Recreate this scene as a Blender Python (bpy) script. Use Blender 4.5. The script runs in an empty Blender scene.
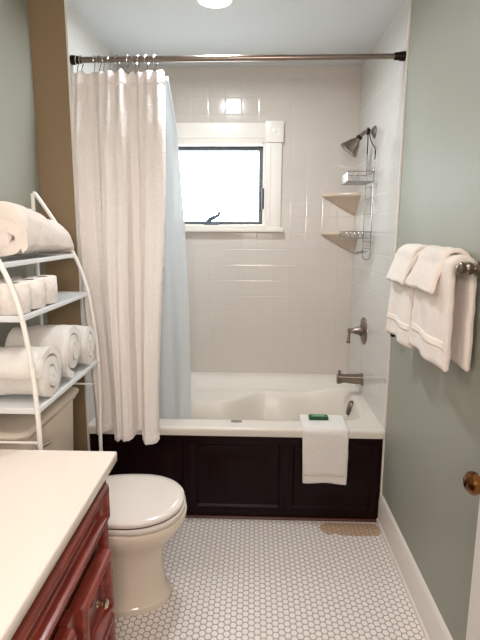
import bpy, bmesh, math, random
from mathutils import Vector, Matrix, noise
PI = math.pi
C = bpy.context.scene.collection
rnd = random.Random(7)

# ------------------------------------------------------------------ materials
def lin(c):
    return tuple(((v/255)/12.92 if v/255 <= .04045 else ((v/255+.055)/1.055)**2.4) for v in c) + (1.0,)

class NT:
    """tiny helper around a node tree"""
    def __init__(s, m):
        m.use_nodes = True
        s.t = m.node_tree; s.n = s.t.nodes; s.l = s.t.links
        s.n.clear()
        s.out = s.n.new('ShaderNodeOutputMaterial')
    def put(s, sock, v):
        if v is None: return
        if hasattr(v, 'links') or hasattr(v, 'is_linked'): s.l.new(v, sock)
        else: sock.default_value = v
    def math(s, op, a, b=None, c=None):
        q = s.n.new('ShaderNodeMath'); q.operation = op
        s.put(q.inputs[0], a); s.put(q.inputs[1], b); s.put(q.inputs[2], c)
        return q.outputs[0]
    def ramp(s, v, a, b, lo=0., hi=1., smooth=True):
        q = s.n.new('ShaderNodeMapRange')
        q.interpolation_type = 'SMOOTHSTEP' if smooth else 'LINEAR'
        s.put(q.inputs['Value'], v)
        q.inputs['From Min'].default_value = a; q.inputs['From Max'].default_value = b
        q.inputs['To Min'].default_value = lo; q.inputs['To Max'].default_value = hi
        return q.outputs['Result']
    def mix(s, f, a, b):
        q = s.n.new('ShaderNodeMix'); q.data_type = 'RGBA'
        s.put(q.inputs[0], f); s.put(q.inputs[6], a); s.put(q.inputs[7], b)
        return q.outputs[2]
    def noise(s, scale, detail=4, vec=None, rough=.5):
        q = s.n.new('ShaderNodeTexNoise'); q.inputs['Scale'].default_value = scale
        q.inputs['Detail'].default_value = detail; q.inputs['Roughness'].default_value = rough
        s.put(q.inputs['Vector'], vec if vec is not None else s.coord())
        return q.outputs['Fac']
    def coord(s):
        if not hasattr(s, '_c'): s._c = s.n.new('ShaderNodeTexCoord').outputs['Object']
        return s._c
    def scaled(s, sc):
        q = s.n.new('ShaderNodeMapping'); s.put(q.inputs['Vector'], s.coord()); q.inputs['Scale'].default_value = sc
        return q.outputs[0]
    def xyz(s):
        if not hasattr(s, '_x'):
            q = s.n.new('ShaderNodeSeparateXYZ'); s.put(q.inputs[0], s.coord()); s._x = q.outputs
        return s._x
    def bump(s, h, strength, dist=.002):
        q = s.n.new('ShaderNodeBump'); q.inputs['Strength'].default_value = strength
        q.inputs['Distance'].default_value = dist; s.put(q.inputs['Height'], h)
        return q.outputs[0]
    def bsdf(s, col, rough=.5, metal=0., normal=None, **kw):
        q = s.n.new('ShaderNodeBsdfPrincipled')
        s.put(q.inputs['Base Color'], col); s.put(q.inputs['Roughness'], rough)
        q.inputs['Metallic'].default_value = metal
        if normal is not None: s.put(q.inputs['Normal'], normal)
        for k, v in kw.items(): s.put(q.inputs[k.replace('_', ' ')], v)
        return q.outputs[0]
    def done(s, sh): s.l.new(sh, s.out.inputs['Surface'])

def simple(name, rgb, rough=.5, metal=0., nscale=None, nstr=.1, vary=.06, dist=.002, **kw):
    m = bpy.data.materials.new(name); t = NT(m)
    c = lin(rgb)
    col = c; nrm = None
    if nscale:
        f = t.noise(nscale, 5)
        d = tuple(v*(1-vary) for v in c[:3]) + (1,)
        col = t.mix(f, d, c)
        nrm = t.bump(f, nstr, dist)
    t.done(t.bsdf(col, rough, metal, nrm, **kw))
    return m

def tile_mat(name, ua, rgb, grout, u0, z0, size=.108):
    m = bpy.data.materials.new(name); t = NT(m); X = t.xyz()
    def edge(v, o):
        f = t.math('FRACT', t.math('DIVIDE', t.math('SUBTRACT', v, o-size*200), size))
        return t.math('SUBTRACT', .5, t.math('ABSOLUTE', t.math('SUBTRACT', f, .5)))
    e = t.math('MINIMUM', edge(X[ua], u0), edge(X[2], z0))
    mask = t.ramp(e, .006, .016)
    cush = t.ramp(e, .0, .055)
    n = t.noise(3, 3)
    c = lin(rgb); c2 = tuple(v*.95 for v in c[:3]) + (1,)
    col = t.mix(mask, lin(grout), t.mix(n, c, c2))
    wav = t.noise(9, 2)
    h = t.math('ADD', cush, t.math('MULTIPLY', wav, .35))
    t.done(t.bsdf(col, t.ramp(mask, 0, 1, .7, .13), 0, t.bump(h, .28, .002)))
    return m

def hex_mat(name, t1, t2, g1, g2):
    m = bpy.data.materials.new(name); t = NT(m); X = t.xyz()
    w = .0270; S3 = math.sqrt(3)
    px = t.math('ADD', t.math('DIVIDE', X[1], w), 500.); py = t.math('ADD', t.math('DIVIDE', X[0], w), 500.*S3)
    def cell(ox, oy):
        gx = t.math('ABSOLUTE', t.math('SUBTRACT', t.math('FLOORED_MODULO', t.math('ADD', px, ox), 1.), .5))
        gy = t.math('ABSOLUTE', t.math('SUBTRACT', t.math('FLOORED_MODULO', t.math('ADD', py, oy), S3), S3/2))
        return t.math('MAXIMUM', gx, t.math('ADD', t.math('MULTIPLY', gx, .5), t.math('MULTIPLY', gy, S3/2)))
    d = t.math('MINIMUM', cell(0, 0), cell(.5, S3/2))
    mask = t.ramp(d, .415, .456, 1, 0)
    n = t.noise(2.5, 4); n2 = t.noise(45, 1)
    tile = t.mix(n2, lin(t1), lin(t2))
    col = t.mix(mask, t.mix(n, lin(g1), lin(g2)), tile)
    t.done(t.bsdf(col, t.ramp(mask, 0, 1, .85, .32), 0, t.bump(t.ramp(d, .38, .49, 1, 0), .4, .0015)))
    return m

def wood_mat(name, a, b, rough, sc, strength=.15, coat=.0, spec=.5):
    m = bpy.data.materials.new(name); t = NT(m)
    f = t.noise(1., 6, t.scaled(sc), .6)
    f2 = t.ramp(f, .3, .7)
    t.done(t.bsdf(t.mix(f2, lin(a), lin(b)), rough, 0, t.bump(f, strength, .001), Coat_Weight=coat, Coat_Roughness=.15, Specular_IOR_Level=spec))
    return m

def terry(name, rgb, rgb2=None):
    m = bpy.data.materials.new(name); t = NT(m)
    f = t.noise(420, 3); g = t.noise(55, 4)
    h = t.math('ADD', f, t.math('MULTIPLY', g, 1.2))
    c = lin(rgb); c2 = lin(rgb2) if rgb2 else tuple(v*.90 for v in c[:3])+(1,)
    t.done(t.bsdf(t.mix(t.ramp(f, .3, .7), c2, c), .95, 0, t.bump(h, .7, .006), Sheen_Weight=.25, Sheen_Roughness=.5))
    return m

def cloth_mat(name, rgb, trans, emboss, tr_rgb=None, clear=0.):
    m = bpy.data.materials.new(name); t = NT(m)
    nrm = None; colr = lin(rgb)
    if emboss:
        v = t.n.new('ShaderNodeTexVoronoi'); v.feature = 'F1'; v.inputs['Scale'].default_value = 26
        s_ = t.scaled((1, .25, 1)); t.put(v.inputs['Vector'], s_)
        ring = t.math('SINE', t.math('MULTIPLY', v.outputs['Distance'], 16.))
        h = t.math('ADD', t.math('MULTIPLY', ring, .5), t.noise(60, 4))
        nrm = t.bump(h, .28, .004)
    b = t.bsdf(colr, .8, 0, nrm)
    q = t.n.new('ShaderNodeBsdfTranslucent'); q.inputs['Color'].default_value = lin(tr_rgb or rgb)
    if nrm is not None: t.put(q.inputs['Normal'], nrm)
    mx = t.n.new('ShaderNodeMixShader'); mx.inputs[0].default_value = trans
    t.l.new(b, mx.inputs[1]); t.l.new(q.outputs[0], mx.inputs[2]); o = mx.outputs[0]
    if clear:
        tp = t.n.new('ShaderNodeBsdfTransparent'); m2 = t.n.new('ShaderNodeMixShader'); m2.inputs[0].default_value = clear
        t.l.new(o, m2.inputs[1]); t.l.new(tp.outputs[0], m2.inputs[2]); o = m2.outputs[0]
    t.done(o)
    return m

def glass_mat():
    m = bpy.data.materials.new('window glass'); t = NT(m)
    tp = t.n.new('ShaderNodeBsdfTransparent'); tp.inputs[0].default_value = (.96, .98, .97, 1)
    g = t.n.new('ShaderNodeBsdfGlossy'); g.inputs['Roughness'].default_value = .02
    mx = t.n.new('ShaderNodeMixShader'); mx.inputs[0].default_value = .05
    t.l.new(tp.outputs[0], mx.inputs[1]); t.l.new(g.outputs[0], mx.inputs[2]); t.done(mx.outputs[0])
    return m

def emit(name, rgb, s):
    m = bpy.data.materials.new(name); t = NT(m)
    e = t.n.new('ShaderNodeEmission'); e.inputs[0].default_value = rgb + (1,); e.inputs[1].default_value = s
    t.done(e.outputs[0]); return m

PAINT = simple('sage grey paint', (152, 153, 141), .5, nscale=60, nstr=.05, vary=.02)
TAN = simple('stub wall tan', (146, 124, 95), .55, nscale=60, nstr=.05, vary=.02)  # tan base colour, used on the stub wall only
CEIL = simple('ceiling paint', (206, 208, 209), .8, nscale=50, nstr=.05, vary=.02)
WHITE = simple('white trim paint', (232, 226, 217), .35, nscale=40, nstr=.03, vary=.02)
TILE_B = tile_mat('back wall tile', 0, (207, 199, 190), (199, 190, 181), .542, 1.067)
TILE_S = tile_mat('side wall tile', 1, (208, 206, 201), (196, 192, 187), 0., 1.067)
HEX = hex_mat('hex mosaic', (226, 217, 212), (241, 234, 229), (132, 118, 108), (164, 149, 138))
HEXTAN = hex_mat('stained hex mosaic', (176, 146, 122), (206, 178, 152), (140, 112, 90), (160, 132, 108))
TUB = simple('tub acrylic', (222, 215, 205), .3, nscale=4, nstr=.0, vary=.02)
PORC = simple('biscuit porcelain', (226, 214, 197), .09, nscale=5, nstr=.0, vary=.02)
SEATM = simple('toilet seat plastic', (224, 217, 210), .16, nscale=5, nstr=.0, vary=.02)
ESPR = wood_mat('espresso wood', (20, 7, 8), (28, 10, 11), .3, (60, 60, 5), .02, 0., .14)
REDW = wood_mat('red brown trim wood', (52, 18, 12), (84, 36, 24), .4, (4, 60, 60))
CHER = wood_mat('cherry wood', (108, 42, 31), (142, 62, 48), .26, (70, 5, 60), .03, .3)
STONE = simple('cream cultured marble', (230, 219, 208), .22, nscale=6, nstr=.0, vary=.03)
BRONZE = simple('brushed bronze nickel', (150, 136, 126), .28, 1., nscale=200, nstr=.05, vary=.2)
DARKM = simple('dark bronze', (46, 38, 34), .35, .9, nscale=150, nstr=.05, vary=.2)
CHROME = simple('chrome', (205, 203, 200), .12, 1.)
BRASS = simple('antique brass', (136, 92, 54), .2, 1., nscale=90, nstr=.03, vary=.25)
WIRE = simple('caddy wire', (176, 174, 172), .25, 1.)
RACKM = simple('white powder coat', (240, 236, 230), .35, nscale=80, nstr=.02, vary=.02)
SHELFM = simple('pale grey shelf enamel', (226, 230, 232), .18, nscale=30, nstr=.02, vary=.03)
TERRY = terry('cream terry', (246, 235, 225))
TERRY_W = terry('white terry', (247, 243, 237))
CURT = cloth_mat('curtain fabric', (248, 243, 239), .12, True, (246, 240, 238))
HEM = cloth_mat('curtain hem fabric', (248, 243, 240), .12, True, (246, 240, 238))
LINER = cloth_mat('liner vinyl', (228, 232, 234), .42, False, (228, 234, 238), .12)
ROLLP = simple('embossed paper', (250, 243, 236), .95, nscale=48, nstr=.8, vary=.34, dist=.004)
CORE = simple('cardboard core', (150, 120, 92), .9, nscale=60, nstr=.2)
SHELFC = simple('ceramic shelf', (204, 186, 167), .2, nscale=10, nstr=.02, vary=.04)
SASH = simple('grey bronze sash', (78, 80, 86), .4, .3, nscale=100, nstr=.02)
LOCK = simple('dark grey hardware', (46, 50, 58), .35, .5)
CRANK = simple('slate crank metal', (84, 96, 110), .35, .5)
GLASS = glass_mat()
SOAPG = simple('green wrapper', (28, 92, 48), .3, nscale=60, nstr=.3, vary=.5)
SOAPL = simple('pale green print', (110, 170, 120), .4)
GROUTP = simple('bare tan patch', (178, 146, 116), .8, nscale=40, nstr=.2, vary=.15)
LAMP = emit('lamp diffuser', (1., .96, .9), 14.)
GAPSHADE = simple('painted seat gap shade', (84, 50, 30), .6)  # brown standing in for the shade in the toilet seat gaps

# ------------------------------------------------------------------ mesh helpers
ORG = {}
class MB:
    def __init__(s): s.v = []; s.f = []
    def add(s, vs, fs):
        b = len(s.v); s.v += [Vector(p) for p in vs]; s.f += [tuple(b+i for i in q) for q in fs]
        return s
    def box(s, x0, x1, y0, y1, z0, z1, bevel=0., seg=2):
        bm = bmesh.new(); bmesh.ops.create_cube(bm, size=1)
        for v in bm.verts:
            v.co = Vector((x0+(v.co.x+.5)*(x1-x0), y0+(v.co.y+.5)*(y1-y0), z0+(v.co.z+.5)*(z1-z0)))
        if bevel: bmesh.ops.bevel(bm, geom=bm.edges[:], offset=bevel, segments=seg, profile=.6, affect='EDGES')
        bm.verts.index_update()
        s.add([v.co.copy() for v in bm.verts], [[v.index for v in q.verts] for q in bm.faces]); bm.free()
        return s
    def loft(s, rings, cap0=True, cap1=True, closed=True):
        n = len(rings[0]); vs = [p for r in rings for p in r]; fs = []
        for i in range(len(rings)-1):
            for j in range(n if closed else n-1):
                k = (j+1) % n
                fs.append((i*n+j, i*n+k, (i+1)*n+k, (i+1)*n+j))
        if closed and cap0: fs.append(tuple(range(n))[::-1])
        if closed and cap1: fs.append(tuple((len(rings)-1)*n+j for j in range(n)))
        return s.add(vs, fs)
    def tube(s, pts, r, n=10, closed=False):
        P = [Vector(p) for p in pts]; m = len(P); R = r if isinstance(r, (list, tuple)) else [r]*m
        rings = []; prev = None
        for i in range(m):
            if closed: d = P[(i+1) % m]-P[i-1]
            else: d = P[min(i+1, m-1)]-P[max(i-1, 0)]
            d.normalize()
            if prev is None: u = d.orthogonal().normalized()
            else: u = (prev-d*prev.dot(d)).normalized()
            prev = u; w = d.cross(u)
            rings.append([P[i]+(u*math.cos(2*PI*k/n)+w*math.sin(2*PI*k/n))*R[i] for k in range(n)])
        if closed:
            vs = [p for q in rings for p in q]; fs = []
            for i in range(m):
                for j in range(n):
                    a, b = i, (i+1) % m
                    fs.append((a*n+j, a*n+(j+1) % n, b*n+(j+1) % n, b*n+j))
            return s.add(vs, fs)
        return s.loft(rings)
    def lathe(s, prof, origin, axis=(0, 0, 1), n=32, cap=True):
        o = Vector(origin); a = Vector(axis).normalized(); u = a.orthogonal().normalized(); w = a.cross(u)
        rings = [[o+a*h+(u*math.cos(2*PI*k/n)+w*math.sin(2*PI*k/n))*max(r, 1e-4) for k in range(n)] for r, h in prof]
        return s.loft(rings, cap, cap)
    def rect(s, o, U, V, N, w, h, prof, cap=True):
        """nested rectangles (inset, height) lofted: framed and raised panels"""
        o = Vector(o); U = Vector(U); V = Vector(V); N = Vector(N)
        rings = []
        for i, z in prof:
            rings.append([o+U*a+V*b+N*z for a, b in ((i, i), (w-i, i), (w-i, h-i), (i, h-i))])
        return s.loft(rings, True, cap)
    def grid(s, fn, nu, nv):
        vs = [fn(i/nu, j/nv) for j in range(nv+1) for i in range(nu+1)]
        fs = [(j*(nu+1)+i, j*(nu+1)+i+1, (j+1)*(nu+1)+i+1, (j+1)*(nu+1)+i) for j in range(nv) for i in range(nu)]
        return s.add(vs, fs)
    def build(s, name, mat, parent=None, origin=None, angle=35, solid=0., bev=0.):
        if parent is not None: o = ORG[parent]
        elif origin is not None: o = Vector(origin)
        else:
            xs = [v.x for v in s.v]; ys = [v.y for v in s.v]
            o = Vector(((min(xs)+max(xs))/2, (min(ys)+max(ys))/2, min(v.z for v in s.v)))
        me = bpy.data.meshes.new(name)
        me.from_pydata([tuple(v-o) for v in s.v], [], s.f)
        bm = bmesh.new(); bm.from_mesh(me); bmesh.ops.recalc_face_normals(bm, faces=bm.faces[:]); bm.to_mesh(me); bm.free()
        me.polygons.foreach_set('use_smooth', [True]*len(me.polygons))
        me.set_sharp_from_angle(angle=math.radians(angle))
        me.materials.append(mat)
        ob = bpy.data.objects.new(name, me); C.objects.link(ob)
        if parent is not None: ob.parent = parent
        else: ob.location = o
        if solid:
            md = ob.modifiers.new('thickness', 'SOLIDIFY'); md.thickness = solid; md.offset = 0
        ORG[ob] = o
        return ob

def tag(o, label=None, cat=None, group=None, kind=None):
    if label: o['label'] = label
    if cat: o['category'] = cat
    if group: o['group'] = group
    if kind: o['kind'] = kind
    return o
def thing(name, loc, label, cat, group=None):
    o = bpy.data.objects.new(name, None); o.empty_display_size = .05
    o.location = loc; C.objects.link(o); ORG[o] = Vector(loc)
    return tag(o, label, cat, group)
def struct(name, mb, mat, parent=None, **kw):
    o = mb.build(name, mat, parent, origin=(0, 0, 0) if parent is None else None, **kw)
    if parent is None: o['kind'] = 'structure'
    return o
def copy_tree(o, parent=None):
    c = o.copy(); C.objects.link(c)
    if parent is not None: c.parent = parent
    for ch in list(o.children): copy_tree(ch, c)
    return c
def sm(a, b, v):
    t = min(1, max(0, (v-a)/(b-a))); return t*t*(3-2*t)
def nz(p, sc, amp): return noise.noise(Vector(p)*sc)*amp
def catmull(pts, k=8):
    P = [Vector(p) for p in pts]; out = []
    for i in range(len(P)-1):
        a = P[max(i-1, 0)]; b = P[i]; c = P[i+1]; d = P[min(i+2, len(P)-1)]
        for j in range(k):
            t = j/k
            out.append(.5*((2*b)+(c-a)*t+(2*a-5*b+4*c-d)*t*t+(3*b-a-3*c+d)*t**3))
    out.append(P[-1]); return out

# ------------------------------------------------------------------ room shell
HW = .762; D = .914; H = 2.546; XL = -.936; XR = .770; YF = -3.75
struct('floor', MB().box(XL-.1, XR+.1, YF-.1, 0.15, -.08, 0), HEX)
struct('ceiling', MB().box(XL-.1, XR+.1, YF-.1, .15, H, H+.08), CEIL)
struct('wall_left', MB().box(XL-.1, XL, YF, -D, 0, H), PAINT)
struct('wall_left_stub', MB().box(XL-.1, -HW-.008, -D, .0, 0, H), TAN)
struct('wall_right', MB().box(XR, XR+.1, YF, .0, 0, H), PAINT)
struct('wall_front', MB().box(XL-.1, XR+.1, YF-.1, YF, 0, H), PAINT)
struct('wall_alcove_left', MB().box(-HW-.008, -HW, -D, 0, 0, H), TILE_S)
struct('wall_alcove_right', MB().box(HW, XR, -D+.002, 0, 0, H), TILE_S)
struct('trim_1', MB().box(HW-.001, XR, -D-.003, -D+.0018, 0, H, .001), WHITE)
struct('trim_2', MB().box(-HW-.0085, -HW+.001, -D-.003, -D+.0003, 0, H, .001), WHITE)
# back wall with the window opening
WX0, WX1, WZ0, WZ1 = -.50, .150, 1.555, 2.075
bw = MB()
bw.box(-1.03, WX0, 0, .15, 0, H).box(WX1, .87, 0, .15, 0, H).box(WX0, WX1, 0, .15, 0, WZ0).box(WX0, WX1, 0, .15, WZ1, H)
struct('wall_back', bw, TILE_B)

# window
win = struct('window_1', MB()
    .rect((WX0-.006, .022, WZ0-.006), (1, 0, 0), (0, 0, 1), (0, 1, 0), WX1-WX0+.012, WZ1-WZ0+.012, [(0, 0), (0, .1), (.008, .1)], False), WHITE) if False else None
casing = MB()
def board(x0, x1, z0, z1, t, prof=.012): casing.box(x0, x1, -t, .0, z0, z1, .003)
board(WX1+.012, WX1+.115, WZ0-.02, WZ1+.005, .020)
board(WX0-.115, WX0-.012, WZ0-.02, WZ1+.005, .020)
board(WX0-.012, WX1+.012, WZ1+.010, WZ1+.128, .020)
for x0 in (WX1+.008, WX0-.124):                      # corner blocks with a turned rosette
    casing.box(x0, x0+.116, -.030, 0, WZ1+.005, WZ1+.138, .004)
    casing.lathe([(.044, 0), (.044, .001), (.038, .0025), (.030, .0005), (.018, .0005), (.012, .0025), (.001, .003)], (x0+.058, -.030, WZ1+.071), (0, -1, 0), 28)
for k in range(1):                                   # raised beads on the casing boards
    for (x0, x1, z0, z1) in ((WX1+.030+.05*k, WX1+.044+.05*k, WZ0-.01, WZ1), (WX0-.098+.05*k, WX0-.084+.05*k, WZ0-.01, WZ1), (WX0, WX1, WZ1+.032+.05*k, WZ1+.046+.05*k)):
        casing.box(x0, x1, -.024, -.015, z0, z1, .003)
win = struct('window_1', casing, WHITE)
MB().box(WX0-.13, WX1+.132, -.045, .0, WZ0-.050, WZ0-.020, .006).box(WX0-.012, WX1+.012, -.045, .06, WZ0-.028, WZ0-.006, .002).build('window_sill', WHITE, win)
jm = MB()
jm.box(WX1-.006, WX1+.012, -.018, .10, WZ0-.02, WZ1+.02).box(WX0-.012, WX0+.006, -.018, .10, WZ0-.02, WZ1+.02).box(WX0, WX1, -.018, .10, WZ1-.008, WZ1+.012)
jm.build('window_jamb', WHITE, win)
sx0, sx1, sz0, sz1 = WX0+.006, WX1-.006, WZ0-.006, WZ1-.008
sash = MB().rect((sx0, .075, sz0), (1, 0, 0), (0, 0, 1), (0, -1, 0), sx1-sx0, sz1-sz0, [(0, -.01), (0, .020), (.004, .022), (.024, .022), (.028, .008), (.028, -.01)], False)
sash.f = [q for q in sash.f if len(q) == 4 and q != (3, 2, 1, 0)]
sash.build('window_frame', SASH, win)
MB().box(sx0+.02, sx1-.02, .068, .072, sz0+.02, sz1-.02).build('window_pane', GLASS, win)
cr = MB().box(-.250, -.150, -.012, .050, sz0-.002, sz0+.026, .008)
cr.tube(catmull([(-.225, -.004, sz0+.020), (-.205, -.010, sz0+.040), (-.172, -.016, sz0+.056), (-.150, -.018, sz0+.066), (-.146, -.018, sz0+.088)], 5), [.014]*10+[.010]*11, 8)
tag(cr.build('window_crank', CRANK, win), 'slate grey window crank handle')
lk = MB().box(WX1-.012, WX1+.0, .012, .03, WZ0+.13, WZ0+.255, .004).box(WX1-.012, WX1+.002, -.028, .016, WZ0+.10, WZ0+.235, .004)
tag(lk.build('window_latch', LOCK, win), 'dark grey window latch')

# baseboards
def baseboard(name, x, sgn, y0, y1):
    pr = [(0, 0), (.020, 0), (.021, .008), (.020, .018), (.014, .024), (.014, .130), (.011, .142), (.011, .147), (.004, .163), (0, .167)]
    rings = [[(x+sgn*a, y, z) for a, z in pr] for y in (y0, y1)]
    struct(name, MB().loft(rings), WHITE)
baseboard('baseboard_right', XR, -1, -1.93, -D)
baseboard('baseboard_left', XL, 1, -1.79, -D)

# worn floor patch next to the tub
pt = MB(); ring = []
for k in range(40):
    a = 2*PI*k/40
    x = .60+.155*math.copysign(abs(math.cos(a))**.7, math.cos(a)); y = -.975+.055*math.copysign(abs(math.sin(a))**.7, math.sin(a))
    ring.append((x+nz((x, y, 3), 25, .014), max(min(y+nz((x, y, 1), 30, .024), -.932), -1.045)))
pt.loft([[(x, y, z) for x, y in ring] for z in (-.001, .0012)])
struct('trim_3', pt, HEXTAN)

# open door on the right, only its edge and knob reach into the frame
dr = MB().box(.678, .713, -2.80, -2.028, .012, 2.03, .003)
for z0, z1 in ((.2, .85), (1.02, 1.9)):
    dr.rect((.678, -2.70, z0), (0, 1, 0), (0, 0, 1), (-1, 0, 0), .57, z1-z0, [(0, 0), (.01, .006), (.03, .001), (.05, .005)])
door = struct('door_1', dr, WHITE)
kz = .914
kn = MB().lathe([(.031, 0), (.031, .004), (.026, .008), (.013, .011), (.011, .026), (.016, .032), (.026, .040), (.0285, .050), (.026, .059), (.017, .066), (.001, .068)], (.678, -2.086, kz), (-1, 0, 0), 36)
tag(kn.build('door_knob', BRASS, door), 'antique brass door knob')

# ------------------------------------------------------------------ bathtub
RIM = .516
def tub_z(x, y):
    yb = -.235-.20*sm(.18, -.12, x)                   # back edge of the well, wider shelf at the left
    yf = -.822
    mid = (yb+yf)/2; hw = (yb-yf)/2
    ax = abs(x)/(.672+.038*sm(0, .3, x))
    r = (ax**(5+4*sm(.1, .5, x))+(abs(y-mid)/hw)**4)**(.22-.09*sm(.1, .5, x))
    yb2 = -.055; mid2 = (yb2+yf+.005)/2; hw2 = (yb2-yf-.005)/2
    r2 = ((abs(x)/(.695+.032*sm(0, .3, x)))**7+(abs(y-mid2)/hw2)**7)**(1/7)
    z = RIM
    z -= .052*sm(1.0, .60, r2) if r2 < 1 else 0
    if r < 1:
        z -= .012*sm(1, .97, r)
        z -= .30*sm(1.0, .62, r) if x < .25 else .30*sm(1.0, .62, r)*(1-sm(.25, .5, x))+.30*sm(1., .84, r)*sm(.25, .5, x)
    # moulded arm rest on the back wall of the well
    return z
def tub_front(t): return t
tb = MB()
NX, NY = 190, 120
rows = []
for j in range(NY+1):
    y = -D+(D-.002)*j/NY
    rows.append([Vector((-HW+2*HW*i/NX, y, tub_z(-HW+2*HW*i/NX, y))) for i in range(NX+1)])
lip = []
for (dy, dz) in ((.010, -.100), (.010, -.044), (-.012, -.044), (-.0135, -.040), (-.0135, -.012), (-.0115, -.005), (-.006, -.001)):
    lip.append([Vector((-HW+2*HW*i/NX, -D+dy, RIM+dz)) for i in range(NX+1)])
tb.loft(lip+rows, closed=False)
tub = tb.build('bathtub', TUB, None, origin=(0, -D/2, 0), angle=60)
tag(tub, 'white built in bathtub with curved basin behind dark wooden skirt', 'bathtub')
ov = MB()
ox = .745
while tub_z(ox, -.475) > RIM-.062: ox -= .001
gz = (tub_z(ox+.006, -.475)-tub_z(ox-.006, -.475))/.012
ax = Vector((-gz, 0, 1)).normalized(); oc = Vector((ox, -.475, RIM-.062)); up = Vector((1, 0, gz)).normalized(); sd = Vector((0, 1, 0))
rings = []
for s_, h_ in ((1, -.01), (1, .010), (.9, .015), (.5, .017), (.02, .0175)):
    rings.append([oc+ax*h_+sd*(.026*s_*math.copysign(abs(math.cos(a))**.8, math.cos(a)))+up*(.046*s_*math.copysign(abs(math.sin(a))**.8, math.sin(a))) for a in [2*PI*k/28 for k in range(28)]])
ov.loft(rings)
tag(ov.build('overflow_cover', simple('aged nickel', (120, 112, 106), .3, 1.), tub), 'oval metal overflow cover')
jb = MB()
rings = [[(.005+.030*s_*math.cos(a), -.845+.011*s_*math.sin(a), RIM+h_) for a in [2*PI*k/24 for k in range(24)]] for s_, h_ in ((1, -.004), (1, .003), (.92, .006), (.02, .0065))]
jb.loft(rings)
tag(jb.build('jet_button', simple('grey button', (150, 146, 140), .3, .6), tub), 'oval grey jet button')

# wooden skirt
SK = thing('bathtub_skirt', (0, -.88, 0), 'dark espresso wooden bathtub skirt with raised panels', 'bathtub skirt')
fr = MB().box(-HW+.001, HW-.001, -.892, -.872, .0, .468)
yf_ = -.892
for z0, z1 in ((.0, .055), (.425, .470)): fr.box(-HW+.001, HW-.001, -.908, -.89, z0, z1, .003)
st = [(-.761, -.722), (-.262, -.212), (.245, .295), (.722, .761)]
for x0, x1 in st: fr.box(x0, x1, -.9075, -.89, .055, .425, .003)
fr.build('skirt_frame', ESPR, SK)
for (x0, x1) in ((-.722, -.262), (-.212, .245), (.295, .722)):
    w = x1-x0
    MB().rect((x0, -.8925, .055), (1, 0, 0), (0, 0, 1), (0, -1, 0), w, .37,
              [(0, 0), (0, .013), (.008, .013), (.018, .003), (.052, .003), (.082, .013), (.088, .015)]).build('raised_panel', ESPR, SK)
tr = MB(); tr.loft([[(x, -.908-a, z) for a, z in ((0, 0), (.011, 0), (.011, .006), (.007, .011), (0, .013))] for x in (-HW+.002, HW-.012)])
tag(tr.build('shoe_molding', REDW, SK), 'red brown wooden shoe molding')

# ------------------------------------------------------------------ shower fittings
sv = thing('shower_valve', (.762, -.398, .917), 'bronze round shower valve with lever handle on the right tile wall', 'shower valve')
MB().lathe([(.083, 0), (.083, .004), (.078, .009), (.062, .011), (.055, .015), (.030, .017)], (.762, -.398, .917), (-1, 0, 0), 40).build('escutcheon', BRONZE, sv)
MB().lathe([(.032, .012), (.032, .026), (.027, .032), (.020, .055), (.014, .066), (.013, .078), (.017, .082), (.017, .094), (.010, .098), (.001, .099)], (.762, -.398, .917), (-1, 0, 0), 28).build('handle_hub', BRONZE, sv)
MB().tube(catmull([(.675, -.398, .922), (.674, -.400, .895), (.671, -.402, .868), (.669, -.403, .842)], 5), [.0085]*4+[.0075]*4+[.0085]*4+[.011]*4, 12).build('lever', BRONZE, sv)

sp = MB()
rings = []
for x, zc, hh, hwid in ((.762, .617, .036, .034), (.752, .617, .036, .034), (.748, .617, .030, .029), (.70, .618, .028, .027), (.645, .621, .024, .024), (.632, .619, .029, .0245), (.612, .618, .031, .023), (.608, .618, .028, .020)):
    rings.append([(x, -.412+hwid*math.copysign(abs(math.cos(a))**.6, math.cos(a)), zc+hh*math.copysign(abs(math.sin(a))**.6, math.sin(a))) for a in [2*PI*k/28 for k in range(28)]])
sp.loft(rings)
spo = thing('tub_spout', (.70, -.412, .58), 'bronze bathtub spout low on the right tile wall', 'tub spout')
sp.build('spout_body', BRONZE, spo)
MB().lathe([(.007, -.012), (.007, .010), (.010, .012), (.010, .020), (.001, .023)], (.622, -.412, .649), (0, 0, 1), 14).build('diverter_knob', BRONZE, spo)

sh = thing('showerhead', (.762, -.42, 2.064), 'bell shaped bronze shower head on short wall arm', 'shower head')
MB().lathe([(.034, 0), (.034, .004), (.028, .010), (.014, .020), (.011, .022)], (.762, -.42, 2.064), (-1, 0, 0), 28).build('flange', BRONZE, sh)
MB().tube(catmull([(.76, -.42, 2.064), (.725, -.42, 2.066), (.70, -.42, 2.058), (.680, -.42, 2.040), (.668, -.42, 2.022)], 5), .0105, 12).build('shower_arm', BRONZE, sh)
hax = Vector((-.62, .14, -.77)).normalized()
h0 = Vector((.672, -.42, 2.030))
MB().lathe([(.016, -.014), (.017, 0), (.013, .004)], h0, hax, 20).build('ball_joint', DARKM, sh)
MB().lathe([(.013, .0), (.017, .006), (.020, .014), (.030, .026), (.042, .048), (.051, .068), (.056, .076), (.058, .084), (.056, .088), (.049, .088), (.047, .083), (.001, .082)], h0, hax, 40).build('bell', BRONZE, sh)
MB().lathe([(.0475, .0825), (.046, .085), (.02, .0865), (.001, .0865)], h0, hax, 32).build('spray_face', CHROME, sh)

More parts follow.
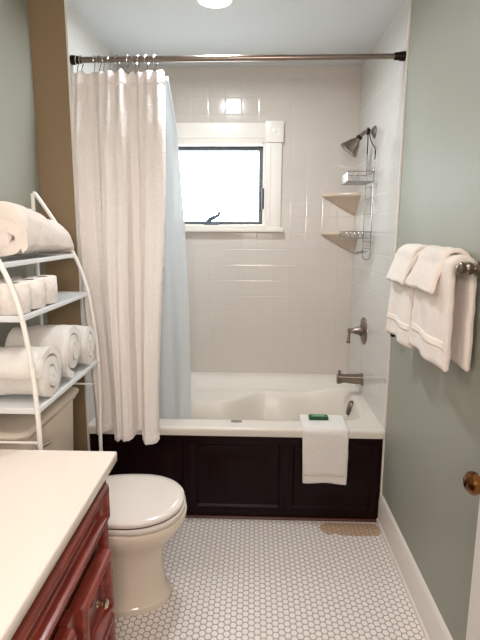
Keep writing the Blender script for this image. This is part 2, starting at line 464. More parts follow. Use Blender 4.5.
# wire caddy hanging from the shower arm
cd = thing('shower_caddy', (.735, -.42, 1.37), 'wire shower caddy with two baskets hanging from the shower arm', 'shower caddy')
wr = .0026; ya, yb = -.525, -.345; xw = .742
hk = MB()
hk.tube(catmull([(xw, ya, 1.90), (xw, ya, 1.955), (.735, -.465, 2.0), (.728, -.437, 2.05), (.725, -.425, 2.083), (.722, -.405, 2.083), (.728, -.402, 2.05), (.735, -.378, 2.0), (xw, yb, 1.955), (xw, yb, 1.90)], 6), .003, 8)
hk.lathe([(.016, -.008), (.017, -.006), (.017, .006), (.016, .008)], (.724, -.42, 2.066), (1, 0, 0), 18)
tag(hk.build('hanging_hook', DARKM, cd), 'dark rubber coated hook')
rl = MB()
for y in (ya, yb): rl.tube([(xw, y, 1.96), (xw, y, 1.40)], .003, 8)
rl.tube(catmull([(xw, ya, 1.42), (xw, ya, 1.37), (xw, -.45, 1.352), (xw, -.39, 1.352), (xw, yb, 1.37), (xw, yb, 1.42)], 5), .003, 8)
for z in (1.86, 1.70, 1.51, 1.455, 1.415): rl.tube([(xw, ya, z), (xw, yb, z)], wr, 6)
rl.tube([(xw-.006, ya+.02, 1.76), (xw-.006, yb-.02, 1.76), (xw-.006, yb-.02, 1.61), (xw-.006, ya+.02, 1.61)], wr, 6, True)
rl.build('hanger_frame', WIRE, cd)
def basket(name, z, h, x0, y0, y1, nb, loops):
    b = MB()
    def rr(zz, s=0):
        return [(xw, y0+s, zz), (x0+.02+s, y0+s, zz), (x0+s, y0+.02+s, zz), (x0+s, y1-.02-s, zz), (x0+.02+s, y1-s, zz), (xw, y1-s, zz)]
    b.tube(rr(z+h), .0032, 6, True); b.tube(rr(z), .0028, 6, True)
    for k in range(nb):
        y = y0+.025+(y1-y0-.05)*k/(nb-1); b.tube([(xw, y, z), (x0, y, z), (x0-.001, y, z+h)], .0018, 5)
    for k in range(4):
        x = x0+.025+(xw-x0-.03)*k/3
        for y in (y0, y1): b.tube([(x, y, z), (x, y, z+h)], .0018, 5)
    if loops:
        for k in range(5):
            x = x0+.012+k*.022
            b.tube([(x+.012*math.cos(a), y0-.004, z+h/2+.016*math.sin(a)) for a in [2*PI*q/14 for q in range(14)]], .0024, 5, True)
    return b.build(name, WIRE, cd)
basket('wire_basket', 1.785, .052, .603, -.535, -.335, 8, False)
basket('wire_basket', 1.475, .036, .600, -.535, -.335, 8, True)
hb = MB()
for y in (-.47, -.40, -.36):
    hb.tube(catmull([(xw, y, 1.40), (.715, y, 1.392), (.685, y, 1.384), (.672, y, 1.392), (.670, y, 1.404)], 4), wr, 6)
hb.tube([(.715, -.49, 1.392), (.715, -.35, 1.392)], wr, 6)
hb.build('razor_hook', WIRE, cd)

# ceramic corner shelves
def corner_shelf(z, label):
    b = MB(); R = .222
    def ring(r, zz):          # shallow triangle with a slightly bowed front
        ry = r*.62; q = r*.08
        pts = [(HW-.0005, -.0005), (HW-r, -.0005), (HW-r, -q)]
        for k in range(1, 8):
            t = k/8; pts.append((HW-r+(r-q)*t, -q-(ry-q)*t-.05*r*math.sin(PI*t)))
        pts += [(HW-q, -ry), (HW-.0005, -ry)]
        return [(x, y, zz) for x, y in pts]
    b.loft([ring(R-.006, z+.0), ring(R, z-.006), ring(R, z-.018), ring(R-.008, z-.024), ring(R-.018, z-.026), ring(R*.58, z-.075), ring(R*.28, z-.115), ring(.012, z-.140)])
    tag(b.build('corner_shelf', SHELFC, None, angle=40), label, 'shelf', 'ceramic shelves in the shower corner')
corner_shelf(1.757, 'upper cream ceramic corner shelf beside the shower caddy')
corner_shelf(1.510, 'lower cream ceramic corner shelf behind the caddy bottom basket')

# shower rod
rd = thing('shower_rod', (0, -.89, 2.285), 'brown metal shower curtain rod spanning the alcove below ceiling', 'curtain rod')
zr0, zr1 = 2.288, 2.296; XJ = .23
MB().tube([(-HW+.001, -.89, zr0), (XJ, -.89, zr0+(zr1-zr0)*(XJ+HW)/(2*HW))], .0135, 18).build('outer_tube', BRONZE, rd)
MB().tube([(XJ-.05, -.89, zr0+(zr1-zr0)*(XJ-.05+HW)/(2*HW)), (HW-.001, -.89, zr1)], .0118, 18).build('inner_tube', BRONZE, rd)
for x, z, s_ in ((-HW, zr0, 1), (HW, zr1, -1)):
    tag(MB().lathe([(.021, 0), (.021, .012), (.017, .030), (.0165, .044), (.0145, .048)], (x+s_*.0005, -.89, z), (s_, 0, 0), 22).build('rod_end', DARKM, rd), 'dark rod end cap')

# ------------------------------------------------------------------ curtain, liner and hooks
FOLD = [(-.2, 0), (0, .0), (.06, -.35), (.12, .25), (.19, .75), (.27, .35), (.32, -.75), (.38, -.95), (.44, -.55), (.50, -.98), (.55, -.85), (.58, -.55), (.625, .75), (.69, .85), (.735, -.55), (.80, -1.0), (.90, -.95), (.965, -.75), (1.0, -.1), (1.2, 0)]
def fold_at(u):
    for i in range(1, len(FOLD)-2):
        if u <= FOLD[i+1][0] or i == len(FOLD)-3:
            (x0, a), (x1, b), (x2, c), (x3, d) = FOLD[i-1], FOLD[i], FOLD[i+1], FOLD[i+2]
            t = min(1, max(0, (u-x1)/(x2-x1)))
            return b+(c-b)*(t*t*(3-2*t))
def cur_pt(u, v):
    # v 0 top .. 1 bottom
    xl = -.757+.006*sm(.16, .30, v)+.060*sm(.30, 1, v); xr = -.328+.006*sm(0, .15, v)-.050*sm(.25, 1, v)
    w = u+.010*math.sin(2.6*v+3*u)
    f = fold_at(w)
    A = .015+.040*sm(0, .8, v)
    x = xl+(xr-xl)*u-.008*math.sin(2*PI*2.2*u+1)*math.sin(PI*u)*v
    yc = -.899-.038*sm(.0, .16, v)-.058*sm(.12, .75, v)
    gath = math.sin(2*PI*9.3*u+.8*math.sin(9*u))*(.008*(1-sm(0, .22, v)))
    y = yc+A*f+gath+nz((u*7, v*2.2, 1), 1., .008)+nz((u*22, v*9, 4), 1., .0022)
    zt = 2.238-.010*abs(math.sin(2*PI*4.6*u))-.004*math.sin(u*44)
    zb = .502+.010*f-.012*sm(.7, .85, u)+.010*sm(.25, 0, u)
    if v > .15: y = min(y, -.921-.015*sm(.6, .8, v))
    return Vector((x, y, zt+(zb-zt)*v))
cu = thing('shower_curtain', (-.55, -.9, .44), 'cream embossed fabric shower curtain bunched at the left of the tub', 'shower curtain')
MB().grid(lambda u, v: cur_pt(u, .03+.955*v), 240, 150).build('curtain_panel', CURT, cu, angle=180, solid=.002)
def hd(u, v):
    p = cur_pt(u, .034*v); p.y -= .0025*math.sin(PI*v)+.001; return p
MB().grid(hd, 240, 6).build('header_band', HEM, cu, angle=180, solid=.004)
def hm(u, v):
    p = cur_pt(u, .98+.02*v); p.y -= .0022; return p
MB().grid(hm, 240, 5).build('bottom_hem', HEM, cu, angle=180, solid=.004)

def lin_pt(u, v):
    zt, zb = 2.222, .40
    z = zt+(zb-zt)*v
    K = [(2.222, -.318), (1.99, -.282), (1.75, -.268), (1.50, -.256), (1.15, -.247), (.85, -.248), (.3, -.250)]
    xr = K[-1][1]
    for (za, xa), (zc, xc) in zip(K, K[1:]):
        if za >= z >= zc: xr = xa+(xc-xa)*(za-z)/(za-zc)
    xl = -.72+.1*v
    A = .004+.006*v
    x = xl+(xr-xl)*u
    y = -.872+.112*sm(0, .9, v)+A*math.sin(2*PI*4.2*u+.6)+nz((u*4, v*2, 7), 1., .008)
    return Vector((x, y, z))
lin_ = MB().grid(lin_pt, 120, 80).build('curtain_liner', LINER, None, angle=180, solid=.0006)
tag(lin_, 'pale blue translucent vinyl shower liner hanging inside the tub', 'shower liner')

r0 = thing('curtain_hook', (0, 0, 0), None, 'curtain hook', 'metal hooks on the shower rod')
hkx = [-.735, -.715, -.655, -.632, -.612, -.585, -.548, -.500, -.468, -.450, -.412, -.372]
rb = MB().tube([(0, .019*math.cos(a), .019*math.sin(a)-.004) for a in [PI*(-.35)+1.72*PI*k/20 for k in range(21)]], .0022, 8)
rb.tube(catmull([(0, .008, -.0205), (0, .003, -.036), (0, -.004, -.052), (0, .004, -.060), (0, .008, -.052)], 4), .002, 8)
rb.build('hook_wire', CHROME, r0)
bb = MB()
for k in range(5):
    a = PI*(.30+.10*k)
    bb.lathe([(.001, -.0042), (.003, -.003), (.0042, 0), (.003, .003), (.001, .0042)], (0, .019*math.cos(a), .019*math.sin(a)-.004), (0, -math.sin(a), math.cos(a)), 8)
bb.build('roller_beads', CHROME, r0)
names = ['first', 'second', 'third', 'fourth', 'fifth', 'sixth', 'seventh', 'eighth', 'ninth', 'tenth', 'eleventh', 'last']
for i, x in enumerate(hkx):
    o = r0 if i == 0 else copy_tree(r0)
    o.location = (x, -.89, zr0+(zr1-zr0)*(x+HW)/(2*HW)); o.rotation_euler = (0, 0, rnd.uniform(-.35, .35))
    o['label'] = 'metal curtain hook on the shower rod, ' + (names[i] + ' from the left wall' if i < 11 else 'farthest right, by the curtain edge')

# ------------------------------------------------------------------ textiles
def ribbon_ring(path, th):
    P = [Vector(p) for p in path]; L = []; R = []
    for i in range(len(P)):
        d = (P[min(i+1, len(P)-1)]-P[max(i-1, 0)]).normalized(); n = Vector((-d.y, d.x))
        t = th
        L.append(P[i]+n*t/2); R.append(P[i]-n*t/2)
    e0 = P[0]-(P[1]-P[0]).normalized()*th*.45; e1 = P[-1]+(P[-1]-P[-2]).normalized()*th*.45
    return [e0]+L+[e1]+R[::-1]
def over_bar(xf, xb, zf, zb, ztop, flare=0.):
    """front hem -> over the bar -> back hem, in (x, z)"""
    m = (xf+xb)/2; r = (xb-xf)/2
    pts = [(xf-.004-flare, zf), (xf-.002-flare*.72, zf+(ztop-r-zf)*.33), (xf-flare*.30, zf+(ztop-r-zf)*.7), (xf+.002, ztop-r*1.0)]
    pts += [(m-r*math.cos(a), ztop-r+r*math.sin(a)) for a in (PI*.2, PI*.38, PI*.5, PI*.62, PI*.8)]
    pts += [(xb, ztop-r), (xb+.002, zb+(ztop-r-zb)*.5), (xb+.002, zb)]
    return [Vector((p.x, p.y)) for p in catmull([(a, b, 0) for a, b in pts], 5)]
def hung(y0, y1, xf, xb, zf, zb, ztop, th, seed, wave=.006, waven=2.0, skew=0., taper=0., ny=40, border=None, flare=0.):
    """cloth folded over the bar; with border=(z0, z1) only a thin band lying on its front face"""
    base = over_bar(xf, xb, zf, zb, ztop, flare); zmin = min(zf, zb); L = y1-y0
    def place(p, t, y):
        hfac = sm(ztop-.02, zmin, p.y)
        dx = wave*math.sin(2*PI*waven*t+seed)*hfac*(1 if p.x < (xf+xb)/2 else -.4)
        q = Vector((p.x+dx, y+taper*hfac*(t-.5)*L, p.y+skew*hfac*(t-.5)))
        return q+noise.noise_vector(q*22+Vector((seed, 0, 0)))*.0035
    def edge(t):
        e = min(t, 1-t)*abs(L)/.012
        return math.sqrt(max(0., 1-(1-min(1, e))**2))
    m = MB()
    if border:
        def at(z):
            for a, b in zip(base, base[1:]):
                if a.y <= z <= b.y: return a.x+(b.x-a.x)*(z-a.y)/(b.y-a.y)
            return base[0].x
        def fn(u, v):
            t = .05+.90*u; z = border[0]+(border[1]-border[0])*v
            return place(Vector((at(z)-th/2-.0008, z)), t, y0+L*t)
        return m.grid(fn, 40, 4)
    ts = [0, .004, .01, .018, .028, .04]+[.06+.88*k/ny for k in range(ny+1)]+[.96, .972, .982, .99, .996, 1]
    return m.loft([[place(p, t, y0+L*t) for p in ribbon_ring(base, th*(.2+.8*edge(t)))] for t in ts])
G = 'towels on the towel bar'
def bath_towel(y0, y1, zf, zb, label, seed):
    t = thing('bath_towel', (.715, (y0+y1)/2, zf), label, 'towel', G)
    kw = dict(wave=.009, waven=1.4, taper=.08, skew=.012, flare=.004)
    hung(y0, y1, .683, .748, zf, zb, 1.437, .022, seed, **kw).build('towel_body', TERRY, t, angle=180)
    b = hung(y0, y1, .683, .748, zf, zb, 1.437, .022, seed, border=(zf+.055, zf+.080), **kw)
    tag(b.build('woven_border', simple('woven border', (243, 231, 220), .9, nscale=300, nstr=.2), t, angle=180, solid=.0009), 'flat woven border band')
    return t
def washcloth(y0, y1, zf, label, seed):
    m = hung(y0, y1, .676, .7605, zf-.004, zf+.035, 1.459, .018, seed, .005, 1.3, taper=.10, flare=.025)
    tag(m.build('washcloth', TERRY, None, origin=(.69, (y0+y1)/2, zf), angle=180), label, 'washcloth', G)
bath_towel(-1.752, -1.475, 1.105, 1.105, 'long cream bath towel on the towel bar, nearest the brass knob', 1.0)
bath_towel(-1.44, -1.200, 1.095, 1.10, 'long cream bath towel on the towel bar, nearest the shower tile', 2.2)
washcloth(-1.690, -1.480, 1.335, 'short cream washcloth draped over the nearer bath towel', 3.1)
washcloth(-1.425, -1.228, 1.330, 'short cream washcloth draped over the farther bath towel beside tile edge', 4.4)

bar = thing('towel_bar', (XR, -1.48, 1.40), 'bronze towel bar with ringed end posts holding towels on the wall', 'towel bar')
MB().tube([(.715, -1.855, 1.4165), (.715, -1.150, 1.4165)], .0095, 16).build('rail', BRONZE, bar)
MB().lathe([(.030, 0), (.030, .006), (.024, .010), (.015, .014), (.012, .022), (.017, .028), (.012, .034), (.013, .040), (.021, .046), (.023, .056), (.021, .067), (.013, .072), (.018, .080), (.019, .090), (.015, .097), (.018, .103), (.018, .110), (.010, .117), (.001, .119)], (XR, -1.845, 1.4165), (-1, 0, 0), 26).build('end_post', BRONZE, bar)
MB().lathe([(.030, 0), (.030, .006), (.024, .010), (.014, .014), (.012, .030), (.014, .044), (.015, .055), (.013, .066), (.001, .069)], (XR, -1.158, 1.4165), (-1, 0, 0), 26).build('end_post', BRONZE, bar)
hkb = thing('wall_hook', (XR, -1.07, 1.05), 'small dark bronze wall hook below the towels at the tile edge', 'wall hook')
MB().lathe([(.022, 0), (.022, .005), (.014, .009), (.009, .012)], (XR, -1.08, 1.057), (-1, 0, 0), 22).build('rosette', DARKM, hkb)
MB().lathe([(.009, .010), (.009, .030), (.015, .036), (.017, .046), (.014, .054), (.001, .057)], (XR, -1.08, 1.057), (-1, 0, 0), 20).build('hook_peg', DARKM, hkb)

# hand towel over the tub rim
mt = thing('hand_towel', (.462, -.93, .22), 'cream hand towel hung over the tub front rim under green soap', 'towel')
def tub_towel(x0, x1, ny=26):
    rings = []
    for k in range(ny+1):
        t = k/ny; x = x0+(x1-x0)*t
        ytop = -.772
        path = [(ytop, RIM+.0085), (-.82, RIM+.0085), (-.88, RIM+.0085), (-.918, RIM+.006), (-.9345, RIM-.008), (-.938, RIM-.04), (-.938, RIM-.12), (-.935, RIM-.2), (-.930, .228)]
        pp = [Vector((p.x, p.y)) for p in catmull([(a, b, 0) for a, b in path], 5)]
        e = min(t, 1-t); edge = math.sqrt(max(0., 1-(1-min(1, e/.03))**2))
        ring = []
        for p in ribbon_ring(pp, .014*(.6+.4*edge)):
            hf = sm(RIM, .22, p.y)
            q = Vector((x-.008*hf*(t-.5)+.004*hf, p.x-.006*hf*math.sin(2*PI*1.2*t+.6), p.y-.004*hf*(t-.5)))
            ring.append(q+noise.noise_vector(q*25)*.0018)
        rings.append(ring)
    return MB().loft(rings)
tub_towel(.345, .578).build('towel_body', TERRY_W, mt, angle=180)
MB().grid(lambda u, v: Vector((.358+.205*u, -.9440-.004*math.sin(2*PI*1.2*u+.6), .272+.010*v)), 24, 2).build('woven_border', simple('towel border weave', (226, 210, 196), .9, nscale=300, nstr=.2), mt, angle=180, solid=.003)
so = thing('soap_bar', (.439, -.827, RIM+.0165), 'green wrapped bar of soap on the hand towel', 'soap')
MB().box(.388, .490, -.848, -.806, RIM+.0165, RIM+.0345, .006, 3).build('wrapper', SOAPG, so)
tag(MB().box(.408, .470, -.838, -.817, RIM+.0343, RIM+.0351).build('wrapper_print', SOAPL, so), 'pale green print on wrapper')

# ------------------------------------------------------------------ toilet
TY = -1.437; TT = -1.395
def egg(xb, xf, hw, z, n=48, sq=1.0, cx=None):
    c = cx if cx is not None else xf-(xf-xb)*.44
    out = []
    for k in range(n):
        a = 2*PI*k/n; ca, sa = math.cos(a), math.sin(a)
        x = c+((xf-c) if ca > 0 else (c-xb))*math.copysign(abs(ca)**(1 if ca > 0 else .75), ca)
        out.append(Vector((x, TY+hw*math.copysign(abs(sa)**(.92 if ca > 0 else .75), sa), z)))
    return out
to = thing('toilet', (-.5, TY, 0), 'biscuit coloured toilet with closed lid between vanity and bathtub', 'toilet')
bowl = MB().loft([egg(-.72, -.246, .122, 0), egg(-.72, -.244, .124, .020), egg(-.716, -.250, .120, .026), egg(-.715, -.258, .116, .030), egg(-.71, -.268, .110, .06), egg(-.70, -.278, .106, .14),
    egg(-.70, -.276, .107, .20), egg(-.70, -.262, .116, .245), egg(-.71, -.230, .141, .288), egg(-.72, -.196, .170, .33), egg(-.73, -.179, .185, .362), egg(-.73, -.174, .189, .382), egg(-.73, -.176, .187, .394), egg(-.73, -.190, .175, .399)])
bowl.box(-.935+.01, -.66, TY-.12, TY+.12, .25, .396, .02, 3)
bowl.build('bowl', PORC, to, angle=50)
MB().loft([egg(-.64, -.184, .180, .4035), egg(-.64, -.180, .184, .406), egg(-.64, -.180, .184, .4175), egg(-.64, -.184, .180, .4205)]).build('seat', SEATM, to, angle=50)
MB().loft([egg(-.645, -.189, .175, .3985), egg(-.645, -.189, .175, .4285)], cap0=True).build('seat_gap_shade', GAPSHADE, to)  # filler coloured as the shadow lines under seat and lid
MB().loft([egg(-.65, -.187, .177, .4265), egg(-.65, -.184, .180, .4295), egg(-.65, -.184, .180, .440), egg(-.645, -.188, .176, .4450), egg(-.62, -.215, .15, .4480), egg(-.56, -.28, .09, .4490)]).build('lid', SEATM, to, angle=50)
for dy in (-.075, .075): MB().box(-.672, -.630, TY+dy-.022, TY+dy+.022, .398, .440, .006).build('seat_hinge', SEATM, to)
tk = MB()
def rrect(x0, x1, y0, y1, z, r, n=6):
    out = []
    for cx, cy, a0 in ((x1-r, y1-r, 0), (x0+r, y1-r, PI/2), (x0+r, y0+r, PI), (x1-r, y0+r, 1.5*PI)):
        for k in range(n+1):
            a = a0+PI/2*k/n; out.append(Vector((cx+r*math.cos(a), cy+r*math.sin(a), z)))
    return out
tk.loft([rrect(-.928, -.745, TT-.205, TT+.205, .397, .03), rrect(-.930, -.732, TT-.228, TT+.228, .44, .035), rrect(-.930, -.722, TT-.238, TT+.238, .765, .035)])
tk.build('tank', PORC, to, angle=50)
tl = MB().loft([rrect(-.931, -.716, TT-.244, TT+.244, .764, .035), rrect(-.931, -.712, TT-.248, TT+.248, .768, .035), rrect(-.931, -.710, TT-.250, TT+.250, .778, .035), rrect(-.932, -.702, TT-.257, TT+.257, .786, .036), rrect(-.932, -.700, TT-.259, TT+.259, .797, .036), rrect(-.930, -.706, TT-.253, TT+.253, .805, .036), rrect(-.925, -.72, TT-.24, TT+.24, .808, .036)])
tl.build('tank_lid', PORC, to, angle=50)
fl = MB().lathe([(.016, 0), (.016, .006), (.010, .010), (.010, .018)], (-.7215, TT-.165, .712), (1, 0, 0), 20)
fl.tube(catmull([(-.704, TT-.165, .712), (-.700, TT-.14, .710), (-.698, TT-.10, .703), (-.698, TT-.085, .700)], 4), [.008]*9+[.0065]*4, 10)
tag(fl.build('flush_lever', CHROME, to), 'chrome flush lever')

# ------------------------------------------------------------------ vanity
va = thing('vanity_cabinet', (-.65, -2.36, 0), 'cherry wood bathroom vanity cabinet with framed drawers', 'vanity cabinet')
VY1, VY0, VX = -1.795, -2.93, -.397
vb = MB().box(XL+.002, VX-.012, VY0, VY1, .09, .775).box(XL+.002, VX-.07, VY0, VY1, 0, .092)
vb.box(VX-.004, -.378, VY1-.034, VY1, .09, .775, .002).box(VX-.004, -.378, VY0, VY0+.034, .09, .775, .002)
vb.box(VX-.014, -.392, VY0+.03, VY1-.03, .742, .775, .002).box(VX-.004, -.378, VY0+.03, VY1-.03, .09, .120, .002)
vb.box(VX-.014, VX-.006, VY0+.03, VY1-.03, .520, .612, .002)
vb.box(VX-.004, -.378, -2.125, -2.075, .12, .52, .002).box(VX-.004, -.378, -2.50, -2.47, .12, .52, .002)
vb.build('cabinet_body', CHER, va)
# fluted pilaster at the far corner of the front
pil = MB()
for k in range(3): pil.tube([(-.3775, VY1-.008-.009*k, .10), (-.3775, VY1-.008-.009*k, .765)], .004, 8)
pil.build('corner_bead', CHER, va)
PRF = [(0, -.02), (0, .014), (.003, .021), (.009, .027), (.015, .0285), (.021, .026), (.025, .016), (.027, .002), (.031, -.002)]
def front(name, y0, y1, z0, z1, knob=None, prof=PRF):
    o = MB().rect((-.3785, y1, z0), (0, -1, 0), (0, 0, 1), (1, 0, 0), y1-y0, z1-z0, prof).build(name, CHER, va)
    if knob:
        k = MB().lathe([(.011, 0), (.011, .003), (.006, .006), (.005, .014), (.010, .019), (.0145, .025), (.0145, .029), (.010, .034), (.001, .036)], (-.3725, knob[0], knob[1]), (1, 0, 0), 22)
        tag(k.build('knob', BRASSK, o), 'polished metal knob')
    return o
BRASSK = simple('polished nickel brass', (214, 198, 172), .14, 1.)
front('false_drawer_front', -2.895, -1.832, .624, .744)
front('drawer', -2.070, -1.834, .305, .515, (-1.935, .408))
front('drawer', -2.070, -1.834, .124, .292, (-1.935, .208))
front('door', -2.468, -2.128, .124, .515, (-2.16, .46))
front('door', -2.895, -2.502, .124, .515, (-2.86, .46))
# worktop with moulded basin
CX, CY = -.655, -2.42
def ctop(u, v):
    x = XL+.002+(-.352-XL-.002)*u; y = -2.96+(-1.762+2.96)*v
    r = math.hypot((x-CX)/.19, (y-CY)/.27)
    z = .81
    if r < 1.10: z -= .004*sm(1.10, 1.0, r)
    if r < 1: z -= .10*sm(1, .3, r)
    return Vector((x, y, z))
N1, N2 = 50, 90
gridp = [[ctop(i/N1, j/N2) for i in range(N1+1)] for j in range(N2+1)]
ct = MB(); ct.loft(gridp, closed=False)
loop = [gridp[0][i] for i in range(N1)]+[gridp[j][N1] for j in range(N2)]+[gridp[N2][i] for i in range(N1, 0, -1)]+[gridp[j][0] for j in range(N2, 0, -1)]
cc = Vector((-.644, -2.366, 0))
def off(p, d, dz):
    q = p.copy()
    if abs(p.x+.352) < 1e-3: q.x += d
    if abs(p.y+1.772) < 1e-3: q.y += d
    if abs(p.y+2.96) < 1e-3: q.y -= d
    q.z = .81+dz; return q
ct.loft([loop, [off(p, .003, -.0015) for p in loop], [off(p, .0045, -.006) for p in loop], [off(p, .0045, -.030) for p in loop], [off(p, .0, -.034) for p in loop], [off(p, -.06, -.034) for p in loop]], False, False)
tag(ct.build('countertop', STONE, None, angle=50), 'cream cultured marble countertop on the cherry vanity', 'countertop')

# ------------------------------------------------------------------ over toilet rack
rk = thing('storage_rack', (-.78, -1.40, 0), 'white metal ladder rack with three shelves standing over the toilet', 'storage rack')
YN, YFR = -1.70, -1.10
curve = [(-.630, .0), (-.636, .45), (-.629, .75), (-.631, .95), (-.642, 1.10), (-.662, 1.245), (-.690, 1.345), (-.717, 1.41), (-.760, 1.495), (-.815, 1.585), (-.868, 1.665), (-.880, 1.672)]
for y in (YN, YFR):
    f = MB(); f.tube(catmull([(a, y, b) for a, b in curve], 5), .0085, 12)
    f.lathe([(.011, 0), (.011, .012), (.0085, .014)], (-.630, y, 0), (0, 0, 1), 14)
    f.build('front_leg', RACKM, rk)
    MB().tube([(-.885, y, 0), (-.885, y, 1.672)], .0085, 12).build('rear_leg', RACKM, rk)
    for x1, z in ((-.629, .803), (-.63, .14)): MB().tube([(-.885, y, z), (x1, y, z)], .005, 8).build('crossbar', RACKM, rk)
for z in (1.60, 1.03): MB().tube([(-.885, YN, z), (-.885, YFR, z)], .005, 8).build('back_rail', RACKM, rk)
def rack_shelf(x1, z):
    b = MB().box(-.878, x1-.004, YN+.010, YFR-.010, z-.012, z-.008)
    b.box(x1-.012, x1, YN+.006, YFR-.006, z-.018, z, .003).box(-.882, -.872, YN+.006, YFR-.006, z-.018, z, .003)
    b.box(-.878, x1-.004, YN+.006, YN+.014, z-.022, z, .002).box(-.878, x1-.004, YFR-.014, YFR-.006, z-.022, z, .002)
    b.build('rack_shelf', SHELFM, rk)
rack_shelf(-.712, 1.412); rack_shelf(-.656, 1.240); rack_shelf(-.624, .925)

# rolled bath towels on the bottom shelf: axis along x, spiral ends face the room
def rolled(yc, zb, R, x0, x1, turns, seed, label, sq=1.0):
    th = R/(turns+.55); pitch = th*1.04
    pts = []
    n = int(turns*26)
    for k in range(n+1):
        a = 2*PI*turns*k/n; r = pitch*a/(2*PI)+th*.15
        pts.append(Vector((r*math.cos(a+seed), r*math.sin(a+seed))))
    zmin = min(p.y for p in pts)
    ring2 = ribbon_ring(pts, th*.78)
    zlo = min(p.y for p in ring2)
    rings = []
    for k in range(19):
        t = k/18; x = x0+(x1-x0)*t
        e = min(t, 1-t); s_ = 1-.05*(1-min(1, e/.06))**2
        ring = []
        for p in ring2:
            q = Vector((x+.012*(math.hypot(p.x, p.y)/R-.5)*(-1 if t > .5 else 1)*(1-min(1, e/.2)), yc+p.x*s_, zb+(p.y-zlo)*sq*(1-.02*math.sin(3*t+seed))))
            ring.append(q+noise.noise_vector(q*16+Vector((seed*5, 0, 0)))*.0075)
        rings.append(ring)
    m = MB(); m.loft(rings, False, False)
    # end caps as quads along the spiral
    L = len(ring2); h = (L-2)//2
    for base, fl_ in ((0, False), ((len(rings)-1)*L, True)):
        for i in range(h-1):
            q = (base+1+i, base+2+i, base+L-2-i, base+L-1-i)
            m.f.append(q if fl_ else q[::-1])
        m.f.append((base, base+1, base+L-1)); m.f.append((base+h+1, base+h, base+h+2))
    zmn = min(v.z for v in m.v)
    for v in m.v: v.z += zb+.0005-zmn
    tag(m.build('rolled_towel', TERRY_W, None, origin=((x0+x1)/2, yc, zb), angle=70), label, 'towel', 'rolled towels on the bottom rack shelf')
zs = .926
rolled(-1.584, zs, .102, -.862, -.622, 2.4, .4, 'white rolled bath towel on the bottom rack shelf, nearest the countertop')
rolled(-1.374, zs, .102, -.862, -.625, 2.4, 2.1, 'white rolled bath towel in the middle of the bottom rack shelf', 1.08)
rolled(-1.188, zs, .085, -.862, -.625, 2.2, 4.0, 'white rolled bath towel on the bottom rack shelf, nearest the shower curtain', 1.13)

# toilet paper on the middle shelf
tp = thing('toilet_paper_roll', (0, 0, 0), None, 'toilet paper', 'toilet paper rolls on the middle rack shelf')
MB().lathe([(.019, .001), (.049, .0), (.052, .003), (.053, .05), (.052, .098), (.049, .101), (.019, .100)], (0, 0, 0), (0, 0, 1), 36, False).build('paper', ROLLP, tp, angle=60)
tag(MB().lathe([(.0205, .0), (.0205, .1005), (.019, .1005), (.019, .0)], (0, 0, 0), (0, 0, 1), 24, False).build('core_tube', CORE, tp), 'brown cardboard core')
tpl = [(-.716, -1.422, 'right end of front row'), (-.715, -1.530, 'middle of front row'), (-.716, -1.638, 'left end of front row'),
       (-.823, -1.476, 'right end of back row'), (-.824, -1.584, 'left end of back row')]
for i, (x, y, s_) in enumerate(tpl):
    o = tp if i == 0 else copy_tree(tp)
    o.location = (x, y, 1.2405); o.rotation_euler = (0, 0, i*1.1)
    o['label'] = 'embossed white toilet paper roll on the middle rack shelf, ' + s_

# folded bath towel on the top shelf, folds at the near end
def folded():
    m = MB()
    # flattened spiral fold cross section in (x, z), lofted toward the far end where it sinks
    path = [(.03, .066), (-.05, .064), (-.092, .076), (-.092, .104), (-.05, .114), (.03, .112), (.082, .100), (.098, .076), (.086, .040), (.03, .026), (-.06, .024), (-.122, .034), (-.140, .074), (-.128, .128), (-.08, .158), (.0, .162), (.075, .150), (.122, .112), (.134, .070), (.130, .040)]
    pp = [Vector((p.x, p.y)) for p in catmull([(a, b, 0) for a, b in path], 5)]
    ring2 = ribbon_ring(pp, .046)
    rings = []; n = 34
    y0, y1 = -1.555, -1.098
    for k in range(n+1):
        t = k/n; y = y0+(y1-y0)*t
        hz = 1.0-.42*t**1.25
        nose = math.sqrt(max(.02, 1-(max(0, t-.86)/.14)**2)); near = math.sqrt(max(.72, 1-(max(0, .06-t)/.06)**2*.3))
        ring = []
        for p in ring2:
            q = Vector((-.787+p.x*.56*(1-.25*(1-nose)), y-.03*(p.y/.16)*(1 if t < .5 else .6)*0, (p.y+.014)*hz*nose*near*1.02))
            q += noise.noise_vector(q*9+Vector((2, 5, 1)))*.010+noise.noise_vector(q*22)*.004
            ring.append(q)
        rings.append(ring)
    m.loft(rings, False, False)
    L = len(ring2); h = (L-2)//2
    for base, fl_ in ((0, False), ((len(rings)-1)*L, True)):
        for i in range(h-1):
            q = (base+1+i, base+2+i, base+L-2-i, base+L-1-i); m.f.append(q if fl_ else q[::-1])
        m.f.append((base, base+1, base+L-1)); m.f.append((base+h+1, base+h, base+h+2))
    for v in m.v:
        v.z = 1.4125+max(0, v.z)
    return m
tag(folded().build('folded_towel', TERRY, None, origin=(-.787, -1.33, 1.4125), angle=80), 'large cream folded bath towel on the top rack shelf', 'towel')

# ------------------------------------------------------------------ ceiling light
cl = thing('ceiling_light', (-.098, -.880, H), 'round recessed ceiling light in front of the tub', 'ceiling light')
MB().lathe([(.086, 0), (.086, -.004), (.082, -.007), (.077, -.008), (.074, -.005), (.074, -.0005)], (-.098, -.880, H), (0, 0, 1), 48, False).build('light_trim', WHITE, cl)
tag(MB().lathe([(.075, -.0006), (.073, -.005), (.001, -.009)], (-.098, -.880, H), (0, 0, 1), 40, False).build('diffuser', LAMP, cl), 'glowing white diffuser')

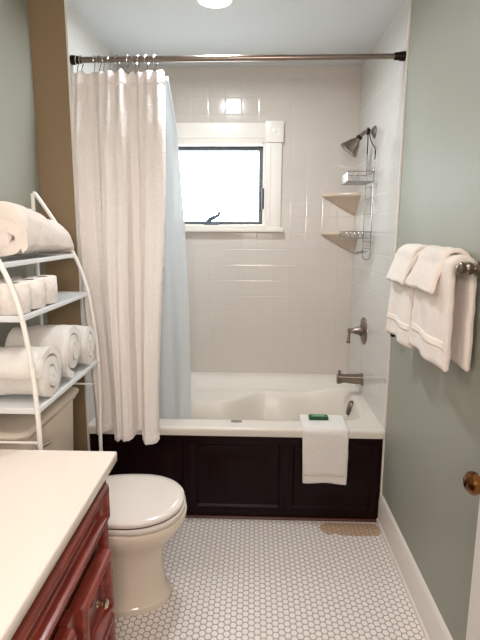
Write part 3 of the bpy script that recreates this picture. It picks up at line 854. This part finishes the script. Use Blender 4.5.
# ------------------------------------------------------------------ lights
def area(name, loc, rot, size, power, col, shape='DISK', sy=None, spread=None):
    l = bpy.data.lights.new(name, 'AREA'); l.shape = shape; l.size = size
    if sy: l.size_y = sy
    l.energy = power; l.color = col
    if spread: l.spread = spread
    o = bpy.data.objects.new(name, l); o.location = loc; o.rotation_euler = rot; C.objects.link(o); return o
area('ceiling_lamp', (-.098, -.880, H-.012), (0, 0, 0), .15, 13, (.90, .95, 1.), spread=3.0)
area('room_fill', (.0, -2.35, H-.012), (0, 0, 0), .30, 4, (1., .90, .82), spread=2.6)  # added fill light without a fixture, brightens floor and lower room
for y in (-2.15, -2.4, -2.65):                       # shaded bulbs over the vanity mirror
    area('vanity_bulb', (-.80, y, 2.05), (0, -.05, 0), .11, 1.7, (1., .90, .83))
area('hall_lamp', (.10, -3.60, 1.75), (PI/2-.06, 0, 0), .5, 20, (1., .86, .78))
po = area('window_portal', ((WX0+WX1)/2, .16, (WZ0+WZ1)/2), (-PI/2, 0, 0), WX1-WX0, 1, (1, 1, 1), 'RECTANGLE', WZ1-WZ0)
po.data.cycles.is_portal = True
w = bpy.data.worlds.new('daylight'); bpy.context.scene.world = w; w.use_nodes = True
bg = w.node_tree.nodes['Background']; bg.inputs[0].default_value = (.86, .94, 1., 1); bg.inputs[1].default_value = 11.0

# ------------------------------------------------------------------ camera
yaw, pitch, roll = .0296947, .1647591, .0050445
cy, sy_ = math.cos(yaw), math.sin(yaw); cp, sp_ = math.cos(pitch), math.sin(pitch)
fwd = Vector((-sy_*cp, cy*cp, -sp_)); right = Vector((cy, sy_, 0)); up_ = right.cross(fwd)
r2 = right*math.cos(roll)+up_*math.sin(roll); u2 = up_*math.cos(roll)-right*math.sin(roll)
cam = bpy.data.cameras.new('camera'); co = bpy.data.objects.new('camera', cam); C.objects.link(co)
M = Matrix((r2, u2, -fwd)).transposed().to_4x4(); M.translation = Vector((.0893471, -3.129276, 1.5209626)); co.matrix_world = M
cam.sensor_fit = 'VERTICAL'; cam.sensor_height = 36; cam.sensor_width = 27; cam.lens = 456.6925/640*36; cam.shift_y = -14.6375/640
cam.clip_start = .02
sc = bpy.context.scene; sc.camera = co
sc.view_settings.view_transform = 'Standard'; sc.view_settings.look = 'None'; sc.view_settings.gamma = 1; sc.view_settings.use_curve_mapping = False
sc.view_settings.exposure = 0.2
sc.cycles.max_bounces = 10; sc.cycles.diffuse_bounces = 6; sc.cycles.transparent_max_bounces = 12
sc.cycles.sample_clamp_indirect = 6
